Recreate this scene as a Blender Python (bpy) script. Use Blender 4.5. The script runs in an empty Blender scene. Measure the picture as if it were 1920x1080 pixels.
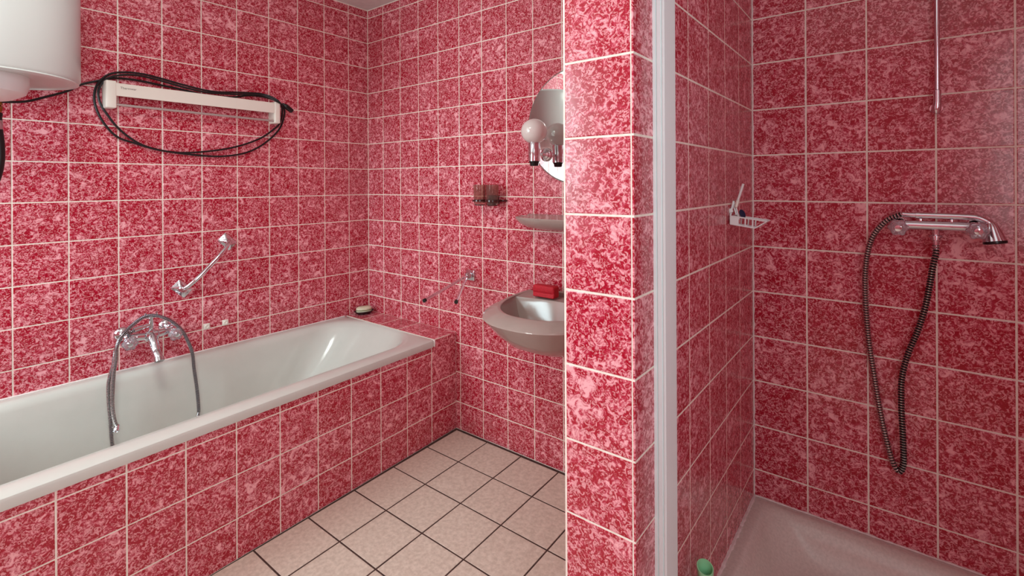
import bpy, bmesh, math, random
from mathutils import Vector, Matrix
R = math.radians
random.seed(7)
S = bpy.context.scene
C = S.collection

# ------------------------------------------------------------ camera
YAW, ROLL = -0.6607, -0.0049
fw = Vector((math.sin(YAW), math.cos(YAW), 0)); rg = Vector((math.cos(YAW), -math.sin(YAW), 0)); up = Vector((0, 0, 1))
rg2 = rg*math.cos(ROLL) + up*math.sin(ROLL); up2 = up*math.cos(ROLL) - rg*math.sin(ROLL)
cd = bpy.data.cameras.new('camera'); cam = bpy.data.objects.new('camera', cd); C.objects.link(cam)
cam.matrix_world = Matrix((( rg2.x, up2.x, -fw.x, 2.5228), (rg2.y, up2.y, -fw.y, -1.8287), (rg2.z, up2.z, -fw.z, 1.2571), (0, 0, 0, 1)))
cd.sensor_width = 36; cd.lens = 36*926.42/1920; cd.shift_y = -(540-344.05)/1920; cd.clip_start = .02
S.camera = cam

# ------------------------------------------------------------ world, lights, exposure
w = bpy.data.worlds.new('world'); S.world = w; w.use_nodes = True
bg = w.node_tree.nodes['Background']; bg.inputs[0].default_value = (.62, .78, 1, 1); bg.inputs[1].default_value = .8
S.view_settings.view_transform = 'Standard'; S.view_settings.look = 'None'; S.view_settings.gamma = 1
S.view_settings.exposure = -0.2; S.view_settings.use_curve_mapping = False
def area(name, loc, rot, sx, sy, power, col):
    l = bpy.data.lights.new(name, 'AREA'); l.shape = 'RECTANGLE'; l.size = sx; l.size_y = sy; l.energy = power; l.color = col
    o = bpy.data.objects.new(name, l); o.location = loc; o.rotation_euler = rot; C.objects.link(o); return o
YF = -2.95          # wall behind the camera
ZC = 2.309          # ceiling
XR = 3.08           # right wall
area('window_daylight', (.45, YF-.02, 1.55), (R(90), 0, 0), .66, 1.1, 50, (.74, .95, .98))
area('window_daylight_right', (XR+.02, -2.12, 1.5), (R(90), 0, R(90)), .9, 1.1, 25, (.78, .96, 1))
area('ceiling_lamp_light', (1.25, -1.6, ZC-.10), (0, 0, 0), .34, .34, 12, (.88, .98, .92))

# ------------------------------------------------------------ materials
def lin(c): return tuple(((v/255)/12.92 if v/255 <= .04045 else ((v/255+.055)/1.055)**2.4) for v in c) + (1,)
def mat(name, col, rough=.4, metal=0, **kw):
    m = bpy.data.materials.new(name); m.use_nodes = True
    b = m.node_tree.nodes['Principled BSDF']
    b.inputs['Base Color'].default_value = lin(col); b.inputs['Roughness'].default_value = rough; b.inputs['Metallic'].default_value = metal
    for k, v in kw.items(): b.inputs[k.replace('_', ' ')].default_value = v
    return m
def N(nt, t, **kw):
    n = nt.nodes.new(t)
    for k, v in kw.items(): setattr(n, k, v)
    return n
def ramp(nt, stops, interp='LINEAR'):
    r = N(nt, 'ShaderNodeValToRGB'); e = r.color_ramp; e.interpolation = interp
    while len(e.elements) < len(stops): e.elements.new(.5)
    for i, (p, c) in enumerate(stops): e.elements[i].position = p; e.elements[i].color = c
    return r
def grey(v): return (v, v, v, 1)

def tile_material(name, dark, mid, pale, rough=.13, wear=0.0):
    m = mat(name, mid, rough); nt = m.node_tree; L = nt.links.new; b = nt.nodes['Principled BSDF']
    tc = N(nt, 'ShaderNodeTexCoord'); oi = N(nt, 'ShaderNodeObjectInfo')
    mul = N(nt, 'ShaderNodeVectorMath', operation='SCALE'); mul.inputs[0].default_value = (37, 19, 53); L(oi.outputs['Random'], mul.inputs['Scale'])
    add = N(nt, 'ShaderNodeVectorMath', operation='ADD'); L(tc.outputs['Object'], add.inputs[0]); L(mul.outputs[0], add.inputs[1])
    # cloudy red and mauve-pink patches
    n2 = N(nt, 'ShaderNodeTexNoise'); n2.inputs['Scale'].default_value = 38; n2.inputs['Detail'].default_value = 6; n2.inputs['Roughness'].default_value = .68; n2.inputs['Distortion'].default_value = 1.1
    n0 = N(nt, 'ShaderNodeTexNoise'); n0.inputs['Scale'].default_value = 11; n0.inputs['Detail'].default_value = 1
    n1 = N(nt, 'ShaderNodeTexNoise'); n1.inputs['Scale'].default_value = 105; n1.inputs['Detail'].default_value = 2.5; n1.inputs['Roughness'].default_value = .6; n1.inputs['Distortion'].default_value = 1.5
    for n in (n0, n1, n2): L(add.outputs[0], n.inputs['Vector'])
    a = N(nt, 'ShaderNodeMath', operation='MULTIPLY_ADD'); a.inputs[1].default_value = .16; L(n0.outputs['Fac'], a.inputs[0]); L(n2.outputs['Fac'], a.inputs[2])
    # tile-to-tile difference
    rj = N(nt, 'ShaderNodeMath', operation='MULTIPLY_ADD'); rj.inputs[1].default_value = .06; rj.inputs[2].default_value = -.125; L(oi.outputs['Random'], rj.inputs[0])
    s2 = N(nt, 'ShaderNodeMath', operation='ADD'); L(a.outputs[0], s2.inputs[0]); L(rj.outputs[0], s2.inputs[1])
    r = ramp(nt, [(.455, lin(dark)), (.535, lin(mid)), (.63, lin(pale))])
    L(s2.outputs[0], r.inputs[0])
    # fine pale curls
    r1 = ramp(nt, [(.485, grey(0)), (.60, grey(.72))]); L(n1.outputs['Fac'], r1.inputs[0])
    mx = N(nt, 'ShaderNodeMix', data_type='RGBA'); L(r1.outputs[0], mx.inputs['Factor']); L(r.outputs[0], mx.inputs['A']); mx.inputs['B'].default_value = lin(pale)
    L(mx.outputs['Result'], b.inputs['Base Color'])
    # slightly wavy glaze
    n3 = N(nt, 'ShaderNodeTexNoise'); n3.inputs['Scale'].default_value = 26; n3.inputs['Detail'].default_value = 2; L(add.outputs[0], n3.inputs['Vector'])
    bp = N(nt, 'ShaderNodeBump'); bp.inputs['Strength'].default_value = .25; bp.inputs['Distance'].default_value = .001; L(n3.outputs['Fac'], bp.inputs['Height']); L(bp.outputs[0], b.inputs['Normal'])
    return m
def speckle(name, col, col2, scale, rough, bump=0, dist=.001, detail=4):
    m = mat(name, col, rough); nt = m.node_tree; L = nt.links.new; b = nt.nodes['Principled BSDF']
    tc = N(nt, 'ShaderNodeTexCoord'); oi = N(nt, 'ShaderNodeObjectInfo')
    mul = N(nt, 'ShaderNodeVectorMath', operation='SCALE'); mul.inputs[0].default_value = (31, 17, 23); L(oi.outputs['Random'], mul.inputs['Scale'])
    add = N(nt, 'ShaderNodeVectorMath', operation='ADD'); L(tc.outputs['Object'], add.inputs[0]); L(mul.outputs[0], add.inputs[1])
    n = N(nt, 'ShaderNodeTexNoise'); n.inputs['Scale'].default_value = scale; n.inputs['Detail'].default_value = detail; n.inputs['Roughness'].default_value = .6; L(add.outputs[0], n.inputs['Vector'])
    r = ramp(nt, [(.35, lin(col)), (.65, lin(col2))]); L(n.outputs['Fac'], r.inputs[0]); L(r.outputs[0], b.inputs['Base Color'])
    if bump:
        bp = N(nt, 'ShaderNodeBump'); bp.inputs['Strength'].default_value = bump; bp.inputs['Distance'].default_value = dist; L(n.outputs['Fac'], bp.inputs['Height']); L(bp.outputs[0], b.inputs['Normal'])
    return m
M = {}
M['tile'] = tile_material('red_marbled_glaze', (166, 10, 38), (188, 52, 76), (244, 174, 180), rough=.2)
M['grout'] = speckle('cream_grout', (236, 220, 206), (248, 236, 224), 60, .8, .4, .0006)
M['floor_tile'] = speckle('beige_pink_stoneware', (202, 184, 168), (224, 208, 192), 70, .48, .5, .0009, 5)
M['floor_grout'] = speckle('dark_floor_grout', (58, 38, 34), (84, 58, 50), 90, .85)
M['ceiling'] = speckle('ceiling_paint', (222, 220, 216), (232, 230, 226), 30, .9)
M['paint'] = speckle('pale_wall_paint', (226, 214, 208), (234, 224, 218), 12, .85)
M['enamel'] = speckle('beige_bath_enamel', (203, 202, 194), (207, 206, 198), 8, .12)
M['ceramic'] = speckle('pinkish_beige_ceramic', (168, 151, 143), (173, 156, 148), 8, .1)
M['tray'] = speckle('mauve_beige_tray_enamel', (212, 202, 192), (226, 216, 206), 140, .16, .1, .0004)
M['caulk'] = speckle('white_sealant', (226, 208, 204), (240, 228, 224), 90, .5, .7, .002)
M['white'] = mat('white_lacquered_steel', (206, 210, 206), .28)
M['white_pl'] = mat('white_plastic', (236, 236, 234), .35)
M['cream'] = mat('cream_white_plastic', (238, 232, 220), .35)
M['black_rub'] = mat('black_rubber', (16, 15, 16), .42)
M['black_pl'] = mat('black_plastic', (14, 13, 13), .3)
M['chrome'] = mat('chrome', (225, 225, 230), .08, 1)
M['steel'] = mat('brushed_steel', (190, 188, 190), .25, 1)
M['dull'] = mat('dull_rod_metal', (196, 184, 180), .4, .5)
M['groove'] = mat('dark_hose_groove', (34, 26, 26), .5, .3)
M['groove_grey'] = mat('grey_hose_groove', (104, 104, 112), .3, .8)
M['hose_metal'] = mat('hose_rib_metal', (205, 200, 196), .18, 1)
M['brass'] = mat('brass', (150, 122, 66), .25, 1)
M['alu'] = mat('white_grey_aluminium_profile', (238, 248, 246), .35)
M['mirror'] = mat('mirror_silver', (235, 238, 236), .01, 1)
M['mirror_edge'] = mat('mirror_bevel_edge', (150, 165, 155), .1, .6)
M['globe'] = mat('opal_glass_globe', (232, 222, 216), .12, 0, Transmission_Weight=.12)
M['brown_glass'] = mat('brown_translucent_plastic', (214, 184, 176), .05, 0, Transmission_Weight=.93, IOR=1.2)
M['brown_solid'] = mat('dark_brown_plastic', (58, 26, 24), .15)
M['knob'] = mat('clear_acrylic', (236, 226, 232), .06, 0, Transmission_Weight=.8, IOR=1.45)
M['red_sponge'] = speckle('red_foam', (176, 14, 34), (204, 22, 44), 200, .7, .4, .001)
M['soap'] = speckle('pale_green_soap', (206, 204, 170), (222, 214, 190), 60, .5)
M['soap_g'] = mat('olive_soap_band', (104, 112, 62), .5)
M['dish'] = mat('dark_green_dish', (22, 26, 24), .15)
M['green'] = mat('pale_green_plastic', (160, 226, 172), .3, 0, Subsurface_Weight=.0)
M['blue'] = mat('dark_blue_plastic', (20, 34, 62), .3)
M['print'] = mat('grey_brown_print', (128, 112, 106), .5)
M['glass'] = mat('window_glass', (255, 255, 255), .02, 0, Transmission_Weight=1, IOR=1.45)
M['wood'] = speckle('white_painted_wood', (228, 226, 220), (236, 234, 228), 20, .4)
ml = bpy.data.materials.new('lamp_diffuser'); ml.use_nodes = True; ml.node_tree.nodes['Principled BSDF'].inputs['Emission Color'].default_value = (1, .93, .84, 1); ml.node_tree.nodes['Principled BSDF'].inputs['Emission Strength'].default_value = 3
M['lamp'] = ml

# ------------------------------------------------------------ helpers
def link(name, bm, m, parent=None, smooth=False, matrix=None):
    me = bpy.data.meshes.new(name)
    bmesh.ops.recalc_face_normals(bm, faces=bm.faces)
    if smooth:
        for f in bm.faces: f.smooth = True
        for e in bm.edges:
            if len(e.link_faces) == 2 and e.calc_face_angle(0) > R(38): e.smooth = False
    bm.to_mesh(me); bm.free(); me.materials.append(M[m])
    o = bpy.data.objects.new(name, me); C.objects.link(o)
    if parent: o.parent = parent
    return o
def struct(o): o['kind'] = 'structure'; return o
def tag(o, label, cat, group=None):
    o['label'] = label; o['category'] = cat
    if group: o['group'] = group
    return o
def thing(name, label, cat, loc=(0, 0, 0), group=None):
    o = bpy.data.objects.new(name, None); C.objects.link(o); o.empty_display_size = .05; o.location = loc
    tag(o, label, cat, group); return o
# parts are modelled in room coordinates; part() moves them into the frame of their thing
def part(name, bm, m, parent, smooth=True, world=True):
    if world:
        off = Vector((0, 0, 0)); p = parent
        while p is not None: off += Vector(p.location); p = p.parent
        bmesh.ops.translate(bm, vec=-off, verts=bm.verts)
    return link(name, bm, m, parent, smooth)
def box(bm, x0, x1, y0, y1, z0, z1, bevel=0, seg=2):
    g = bmesh.ops.create_cube(bm, size=1)
    vs = g['verts']
    for v in vs: v.co = Vector(((x0+x1)/2 + v.co.x*(x1-x0), (y0+y1)/2 + v.co.y*(y1-y0), (z0+z1)/2 + v.co.z*(z1-z0)))
    if bevel:
        es = list({e for v in vs for e in v.link_edges})
        bmesh.ops.bevel(bm, geom=es, offset=bevel, segments=seg, affect='EDGES', profile=.5)
    return bm
def nb(): return bmesh.new()
def frame(d):
    d = Vector(d).normalized(); a = Vector((0, 0, 1)) if abs(d.z) < .9 else Vector((1, 0, 0))
    u = d.cross(a).normalized(); return u, d.cross(u).normalized()
def loft(bm, loops, cap0=True, cap1=True, closed=False):
    rings = [[bm.verts.new(p) for p in l] for l in loops]; n = len(rings[0])
    rr = list(zip(rings, rings[1:])) + ([(rings[-1], rings[0])] if closed else [])
    for a, b in rr:
        for i in range(n):
            j = (i+1) % n
            try: bm.faces.new((a[i], a[j], b[j], b[i]))
            except ValueError: pass
    if not closed:
        if cap0: bm.faces.new(rings[0][::-1])
        if cap1: bm.faces.new(rings[-1])
    return bm
def smooth_path(pts, n=8):
    P = [Vector(p) for p in pts]; P = [2*P[0]-P[1]] + P + [2*P[-1]-P[-2]]; out = []
    for i in range(1, len(P)-2):
        for k in range(n):
            t = k/n; a, b, c, d = P[i-1], P[i], P[i+1], P[i+2]
            out.append(.5*((2*b) + (c-a)*t + (2*a-5*b+4*c-d)*t*t + (3*b-a-3*c+d)*t**3))
    out.append(P[-2]); return out
def resample(P, step):
    out = [P[0]]; acc = 0
    for a, b in zip(P, P[1:]):
        l = (b-a).length
        while acc + l >= step and l > 1e-9:
            t = (step-acc)/l; a = a.lerp(b, t); out.append(a.copy()); l = (b-a).length; acc = 0
        acc += l
    return out
def sweep(bm, P, rad, n=10, squash=1):
    P = [Vector(p) for p in P]; loops = []; u = None
    for i, p in enumerate(P):
        t = (P[min(i+1, len(P)-1)] - P[max(i-1, 0)]).normalized()
        if u is None: u, _ = frame(t)
        u = (u - t*u.dot(t)).normalized(); v = t.cross(u)
        r = rad(i) if callable(rad) else (rad[i] if isinstance(rad, (list, tuple)) else rad)
        loops.append([p + u*(r*math.cos(2*math.pi*k/n)) + v*(r*squash*math.sin(2*math.pi*k/n)) for k in range(n)])
    return loft(bm, loops)
def hose(bm, pts, r, pitch=.006, n=10, depth=.14):
    P = resample(smooth_path(pts, 14), pitch/4)
    sweep(bm, P, lambda i: r*(1, 1, 1-depth, 1-depth)[i % 4], n)
    bm.faces.ensure_lookup_table()
    for i, f in enumerate(bm.faces):
        if len(f.verts) == 4 and (i//n) % 4 in (1, 2): f.material_index = 1
    return bm
def lathe(bm, prof, origin=(0, 0, 0), axis=(0, 0, 1), n=32, fn=None):
    """prof: (radius, height) pairs along axis"""
    u, v = frame(axis); d = Vector(axis).normalized(); O = Vector(origin); loops = []
    for r, h in prof:
        loops.append([O + d*h + (u*math.cos(2*math.pi*k/n) + v*math.sin(2*math.pi*k/n))*(max(r, 1e-5)*(fn(k, h) if fn else 1)) for k in range(n)])
    return loft(bm, loops)
def rrect(x0, x1, y0, y1, z, r, n=6, per=1):
    """rounded rectangle, always the same number of points; r: one radius or four (--, +-, ++, -+)"""
    rs = r if isinstance(r, (list, tuple)) else (r,)*4
    cs = [((x0, y0), rs[0], 180, 1, 1), ((x1, y0), rs[1], 270, -1, 1), ((x1, y1), rs[2], 0, -1, -1), ((x0, y1), rs[3], 90, 1, -1)]
    pts = []
    for (cx, cy), rr, a0, sx, sy in cs:
        ox, oy = cx + sx*rr, cy + sy*rr
        for k in range(n+1):
            a = R(a0 + 90*k/n); pts.append(Vector((ox + rr*math.cos(a), oy + rr*math.sin(a), z)))
    return pts

# ------------------------------------------------------------ tiles
JW = .0046
_tiles = {}
def tile_mesh(wd, ht, m, proud=.0022, shear=0):
    key = (round(wd, 4), round(ht, 4), m, shear)
    if key in _tiles: return _tiles[key]
    bm = nb(); hx, hy = wd/2, ht/2; c = min(.0016, wd/8, ht/8)
    def ring(ax, ay, z): return [Vector((sx*ax + shear*(-sy*ay), sy*ay, z)) for sx, sy in ((-1, -1), (1, -1), (1, 1), (-1, 1))]
    loops = [ring(hx, hy, -.004), ring(hx, hy, -.0005), ring(hx-c, hy-c, 0)]
    loft(bm, loops, cap0=False)
    bmesh.ops.recalc_face_normals(bm, faces=bm.faces)
    me = bpy.data.meshes.new('tile'); bm.to_mesh(me); bm.free(); me.materials.append(M[m]); _tiles[key] = me
    return me
def tiles(parent, O, u, v, us, vs, m='tile', jw=JW, skip=None, tilt=.28, shear=0):
    """tiles between joint lines us (along u) and vs (along v) on the plane through O"""
    O, u, v = Vector(O), Vector(u), Vector(v); nrm = u.cross(v)
    base = Matrix(((u.x, v.x, nrm.x), (u.y, v.y, nrm.y), (u.z, v.z, nrm.z)))
    pl = parent.location
    for a, b in zip(us, us[1:]):
        for c, d in zip(vs, vs[1:]):
            if b-a < .012 or d-c < .012: continue
            if skip and skip((a+b)/2, (c+d)/2, a, b, c, d): continue
            me = tile_mesh(b-a-jw, d-c-jw, m, shear=shear)
            o = bpy.data.objects.new('tile', me); C.objects.link(o); o.parent = parent
            g1, g2 = (max(-tilt, min(tilt, random.gauss(0, tilt*.5))) for _ in (0, 1))
            t = Matrix.Rotation(R(g1), 3, 'X') @ Matrix.Rotation(R(g2), 3, 'Y')
            q = (base @ t).to_4x4()
            p = O + u*((a+b)/2) + v*((c+d)/2) - pl
            if shear: p += u*(-shear*(c+d)/2)
            q.translation = p; o.matrix_local = q
ZJ = [0, .139, .292, .441, .591, .740, .891, 1.042, 1.195, 1.347, 1.499, 1.653, 1.804, 1.956, 2.108, 2.259, ZC-.003]

# ------------------------------------------------------------ room shell
G = .0011      # grout lies this far behind the tile faces
wall_left = struct(link('wall_left', box(nb(), -.12, -G, YF-.1, .12, -.05, ZC+.05), 'grout'))
wall_back = struct(link('wall_back', box(nb(), -.12, XR+.12, G, .12, -.05, ZC+.05), 'grout'))
floor = struct(link('floor', box(nb(), -.12, XR+.12, YF-.1, .12, -.08, -G*1.1), 'floor_grout'))
ceiling = struct(link('ceiling', box(nb(), -.12, XR+.12, YF-.1, .12, ZC, ZC+.1), 'ceiling'))
PX0, PX1, PY = 1.987, 2.141, -.970
wall_partition = struct(link('wall_partition', box(nb(), PX0+G, PX1-.0006, PY+G, 0, -.0, ZC), 'grout'))
YS = -.0146
wall_shower = struct(link('wall_shower', box(nb(), PX1-.01, XR, YS+G, .004, 0, ZC), 'grout'))
# wall behind the camera, with the window the daylight comes through
bm = nb()
WX0, WX1, WZ0, WZ1 = .08, .82, .98, 2.12
box(bm, -.12, WX0, YF-.1, YF, -.05, ZC+.05); box(bm, WX1, XR+.12, YF-.1, YF, -.05, ZC+.05)
box(bm, WX0, WX1, YF-.1, YF, -.05, WZ0); box(bm, WX0, WX1, YF-.1, YF, WZ1, ZC+.05)
wall_front = struct(link('wall_front', bm, 'grout'))
for v in wall_front.data.vertices:
    if abs(v.co.y-YF) < 1e-4: v.co.y -= G
tiles(wall_front, (0, YF, 0), (-1, 0, 0), (0, 0, 1), [-XR]+[-(.144+.1543*k) for k in range(18, -1, -1)]+[0], ZJ, skip=lambda u, v, a, b, c, d: -b < WX1 and -a > WX0 and d > WZ0 and c < WZ1)
bm = nb(); VY0, VY1, VZ0, VZ1 = -2.62, -1.62, .9, 2.1
box(bm, XR+G, XR+.12, VY1, .12, -.05, ZC+.05); box(bm, XR+G, XR+.12, YF-.1, VY0, -.05, ZC+.05); box(bm, XR+G, XR+.12, VY0, VY1, -.05, VZ0); box(bm, XR+G, XR+.12, VY0, VY1, VZ1, ZC+.05)
wall_right = struct(link('wall_right', bm, 'grout'))
uu = [.015]+[.16+.155*k for k in range(19) if .16+.155*k < 2.9]+[2.948]
tiles(wall_right, (XR, 0, 0), (0, -1, 0), (0, 0, 1), uu, ZJ, skip=lambda u, v, a, b, c, d: b > -VY1 and a < -VY0 and d > VZ0 and c < VZ1)
w2 = struct(link('window_2', box(box(box(box(nb(), XR+.03, XR+.08, VY0, VY1, VZ0, VZ0+.05, .004), XR+.03, XR+.08, VY0, VY1, VZ1-.05, VZ1, .004), XR+.03, XR+.08, VY0, VY0+.05, VZ0, VZ1, .004), XR+.03, XR+.08, VY1-.05, VY1, VZ0, VZ1, .004), 'wood'))
link('pane', box(nb(), XR+.055, XR+.06, VY0+.05, VY1-.05, VZ0+.05, VZ1-.05), 'glass', w2)
win = struct(link('window_1', box(box(box(box(nb(), WX0, WX1, YF-.07, YF-.02, WZ0, WZ0+.05, .004), WX0, WX1, YF-.07, YF-.02, WZ1-.05, WZ1, .004), WX0, WX0+.05, YF-.07, YF-.02, WZ0, WZ1, .004), WX1-.05, WX1, YF-.07, YF-.02, WZ0, WZ1, .004), 'wood'))
link('pane', box(nb(), WX0+.05, WX1-.05, YF-.05, YF-.044, WZ0+.05, WZ1-.05), 'glass', win)

# tiles: left wall
yl = [0] + [.134 + .1549*k for k in range(19)]; yl = [y for y in yl if y < -YF] + [-YF]
# u x v must point into the room (+x): u = +y
yj = [-y for y in reversed(yl)]
tiles(wall_left, (0, 0, 0), (0, 1, 0), (0, 0, 1), yj, ZJ, skip=lambda u, v, a, b, c, d: d < .47)
# back wall (normal -y): u = +x
xb = [0] + [.144 + .1543*k for k in range(12)] + [PX0]
tiles(wall_back, (0, 0, 0), (1, 0, 0), (0, 0, 1), xb, ZJ, skip=lambda u, v, a, b, c, d: d < .47 and b < .75)
# shower wall
xs = [PX1] + [2.2975 + .1569*k for k in range(5)] + [XR]
ZS = [z for z in ZJ]
tiles(wall_shower, (0, YS, 0), (1, 0, 0), (0, 0, 1), xs, ZS, skip=lambda u, v, a, b, c, d: d < .19)
# partition: left face, end face, shower face
yp = [PY-.0023, -.82, -.664, -.507, -.350, -.193, YS-.002]
tiles(wall_partition, (PX1, 0, 0), (0, 1, 0), (0, 0, 1), yp, ZJ, tilt=.13)
tiles(wall_partition, (PX0, 0, 0), (0, -1, 0), (0, 0, 1), [.004, .155, .310, .465, .620, .775, -PY], ZJ)
tiles(wall_partition, (0, PY, 0), (1, 0, 0), (0, 0, 1), [PX0+.0035, PX1-.0050], ZJ, tilt=.3)

# floor tiles (grid slightly askew, as laid)
fx = [.7445-.2045] + [.7445 + .2045*k for k in range(0, 12)]
fy = [0.0] + [-.0115 - .205*k for k in range(0, 15)]
fyj = sorted([y for y in fy if y > YF] + [YF])
tiles(floor, (0, 0, 0), (1, 0, 0), (0, 1, 0), [x for x in fx if x < XR-.05] + [XR], fyj, m='floor_tile', jw=.0062, tilt=.25, shear=.027,
      skip=lambda u, v, a, b, c, d: a < .6 or (a > PX1-.1 and c > -.92))

# ------------------------------------------------------------ tiled bath surround
ZT = .496
def xf(y): return .732 + .038*abs(y)      # the front stands a little askew
YE = -1.93
bm = nb()
# masonry body: apron + ledge block, grout coloured
def prism(bm, pts, z0, z1):
    return loft(bm, [[Vector((x, y, z)) for x, y in pts] for z in (z0, z1)])
prism(bm, [(.004, -.157), (xf(-.157)-G, -.157), (xf(0)-G, -.001), (.004, -.001)], 0, ZT-.0006)
prism(bm, [(xf(YE)-.05, YE), (xf(YE)-G, YE), (xf(-.158)-G, -.158), (xf(-.158)-.05, -.158)], 0, .462)
prism(bm, [(.004, YE), (.004, YE+.04), (xf(YE)-.05, YE+.04), (xf(YE)-.05, YE)], 0, .462)
surround = struct(link('wall_bath', bm, 'grout'))
# front tiles: u along the apron
ud = Vector((xf(-2)-xf(0), -2, 0)).normalized(); k = abs(2/ud.y)/2
us = [0, .176] + [.333 + .1515*i for i in range(0, 12)]
us = [u for u in us if u < 1.93] + [1.94]
ro = -ud
uj = [-u for u in reversed(us)]
tiles(surround, (xf(0), 0, 0), tuple(ro), (0, 0, 1), uj, [0, .136, .284, .436, .4655], skip=lambda u, v, a, b, c, d: a > -.18)
tiles(surround, (xf(0), 0, 0), tuple(ro), (0, 0, 1), [-.175, 0], [0, .136, .284, .494])
# ledge tiles
tiles(surround, (0, 0, ZT), (1, 0, 0), (0, 1, 0), [.004, .142, .306, .456, .7355], [-.157, -.001], jw=.0058, tilt=.1)

# ------------------------------------------------------------ bathtub
tub = thing('bathtub', 'beige enamelled built-in bathtub behind the red tiled apron', 'bathtub', (.38, -1.0, 0))
def shear(pts):
    return [Vector((p.x*((xf(p.y)+.007)/.776), p.y, p.z)) for p in pts]
Y0, Y1 = -1.865, -.158
X1 = .776
loops = []
def L_(x0, x1, y0, y1, z, r): loops.append(shear(rrect(x0, x1, y0, y1, z, r, 8)))
L_(.02, X1-.012, Y0+.012, Y1-.012, .4625, .02)
L_(.003, X1-.001, Y0, Y1-.0005, .4635, .02)
L_(.002, X1, Y0, Y1, .470, .02)
L_(.002, X1, Y0, Y1, .486, .02)
L_(.004, X1-.003, Y0+.003, Y1-.003, .493, .02)
L_(.010, X1-.009, Y0+.009, Y1-.007, .496, .02)
L_(.034, X1-.060, Y0+.06, Y1-.008, .4945, (.14, .14, .20, .19))
L_(.044, X1-.086, Y0+.07, Y1-.013, .4925, (.14, .14, .20, .19))
L_(.056, X1-.098, Y0+.085, Y1-.024, .484, (.14, .14, .21, .2))
L_(.064, X1-.106, Y0+.10, Y1-.042, .462, (.14, .14, .21, .2))
L_(.072, X1-.114, Y0+.115, Y1-.10, .40, (.14, .14, .2, .2))
L_(.082, X1-.122, Y0+.13, Y1-.19, .30, (.14, .14, .18, .18))
L_(.096, X1-.135, Y0+.15, Y1-.30, .19, (.13, .13, .16, .16))
L_(.115, X1-.155, Y0+.18, Y1-.38, .125, (.12, .12, .15, .15))
L_(.15, X1-.19, Y0+.22, Y1-.44, .098, (.1, .1, .12, .12))
L_(.24, X1-.28, Y0+.4, Y1-.7, .092, (.08, .08, .08, .08))
bm = nb(); loft(bm, loops, cap0=False)
part('tub_shell', bm, 'enamel', tub)
bm = nb(); lathe(bm, [(.026, 0), (.026, .003), (.018, .004), (.016, .001), (0, .001)], (.38, -1.55, .0925)); part('drain', bm, 'chrome', tub)
# sealant line round ledge corner
struct(link('trim_1', box(nb(), xf(-.16)-.004, xf(-.16)+.0085, -.164, -.157, .463, .4968, .002), 'caulk'))
bm = nb(); sweep(bm, [(.003, y, .4955) for y in (-1.86, -1.4, -.9, -.5, -.17)], .0035, 6); struct(link('trim_2', bm, 'caulk'))

# ------------------------------------------------------------ shower tray + sealant
tray = thing('shower_tray', 'mauve-beige enamelled shower tray between tiled walls, bottom right', 'shower tray', (2.6, -.5, 0))
tx0, tx1, ty0, ty1 = PX1+.002, XR-.002, -.90, YS-.002
loops = []
def T_(a, z, r): loops.append(rrect(tx0+a, tx1-a, ty0+a, ty1-a, z, r, 8))
T_(0, 0, .004); T_(0, .19, .01); T_(.0005, .202, .01); T_(.003, .204, .01); T_(.026, .2045, .03); T_(.036, .202, .05); T_(.050, .190, .07); T_(.066, .165, .09)
T_(.085, .13, .11); T_(.11, .105, .12); T_(.15, .092, .12); T_(.30, .086, .1)
bm = nb(); loft(bm, loops, cap0=False); part('tray_shell', bm, 'tray', tray)
bm = nb(); lathe(bm, [(.03, 0), (.03, .004), (.02, .005), (.018, .002), (0, .002)], (2.72, -.72, .0865)); part('drain', bm, 'chrome', tray)
def caulk(name, pts, r):
    P = resample(smooth_path(pts, 8), .009); rr = random.Random(3)
    bm = nb(); sweep(bm, [p + Vector((rr.uniform(-1, 1), rr.uniform(-1, 1), rr.uniform(-1, 1)))*.0012 for p in P], lambda i: r*rr.uniform(.75, 1.25), 6)
    return struct(link(name, bm, 'caulk', smooth=True))
caulk('trim_3', [(tx0+.001, YS-.001, .2025), (2.5, YS-.001, .2025), (XR-.005, YS-.001, .2025)], .0042)
caulk('trim_4', [(tx0, YS-.003, .2025), (tx0, -.4, .203), (tx0, -.89, .2025)], .0062)
caulk('trim_5', [(PX1+.001, YS-.001, .21), (PX1+.001, YS-.001, .9), (PX1+.001, YS-.001, 1.5), (PX1+.001, YS-.001, 2.3)], .0028)

# shower enclosure wall profile
prof = thing('shower_wall_profile', 'tall white aluminium profile screwed to the partition beside the shower', 'profile', (2.15, -.85, .2))
y0, y1 = -.880, -.819
bm = nb()
pts = [(PX1, y0), (PX1+.0055, y0), (PX1+.0062, y0+.003), (PX1+.0078, y0+.003), (PX1+.0085, y0), (PX1+.0165, y0), (PX1+.0172, y0+.003), (PX1+.0190, y0+.003), (PX1+.0198, y0),
       (PX1+.0235, y0), (PX1+.024, y0+.0008), (PX1+.024, y1), (PX1, y1)]
prism(bm, pts, .205, 2.12); part('profile_channel', bm, 'alu', prof, smooth=False)
bm = nb(); box(bm, PX1, PX1+.0255, y0-.001, y1+.001, 2.12, 2.124, .001); part('end_cap', bm, 'white_pl', prof)

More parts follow.
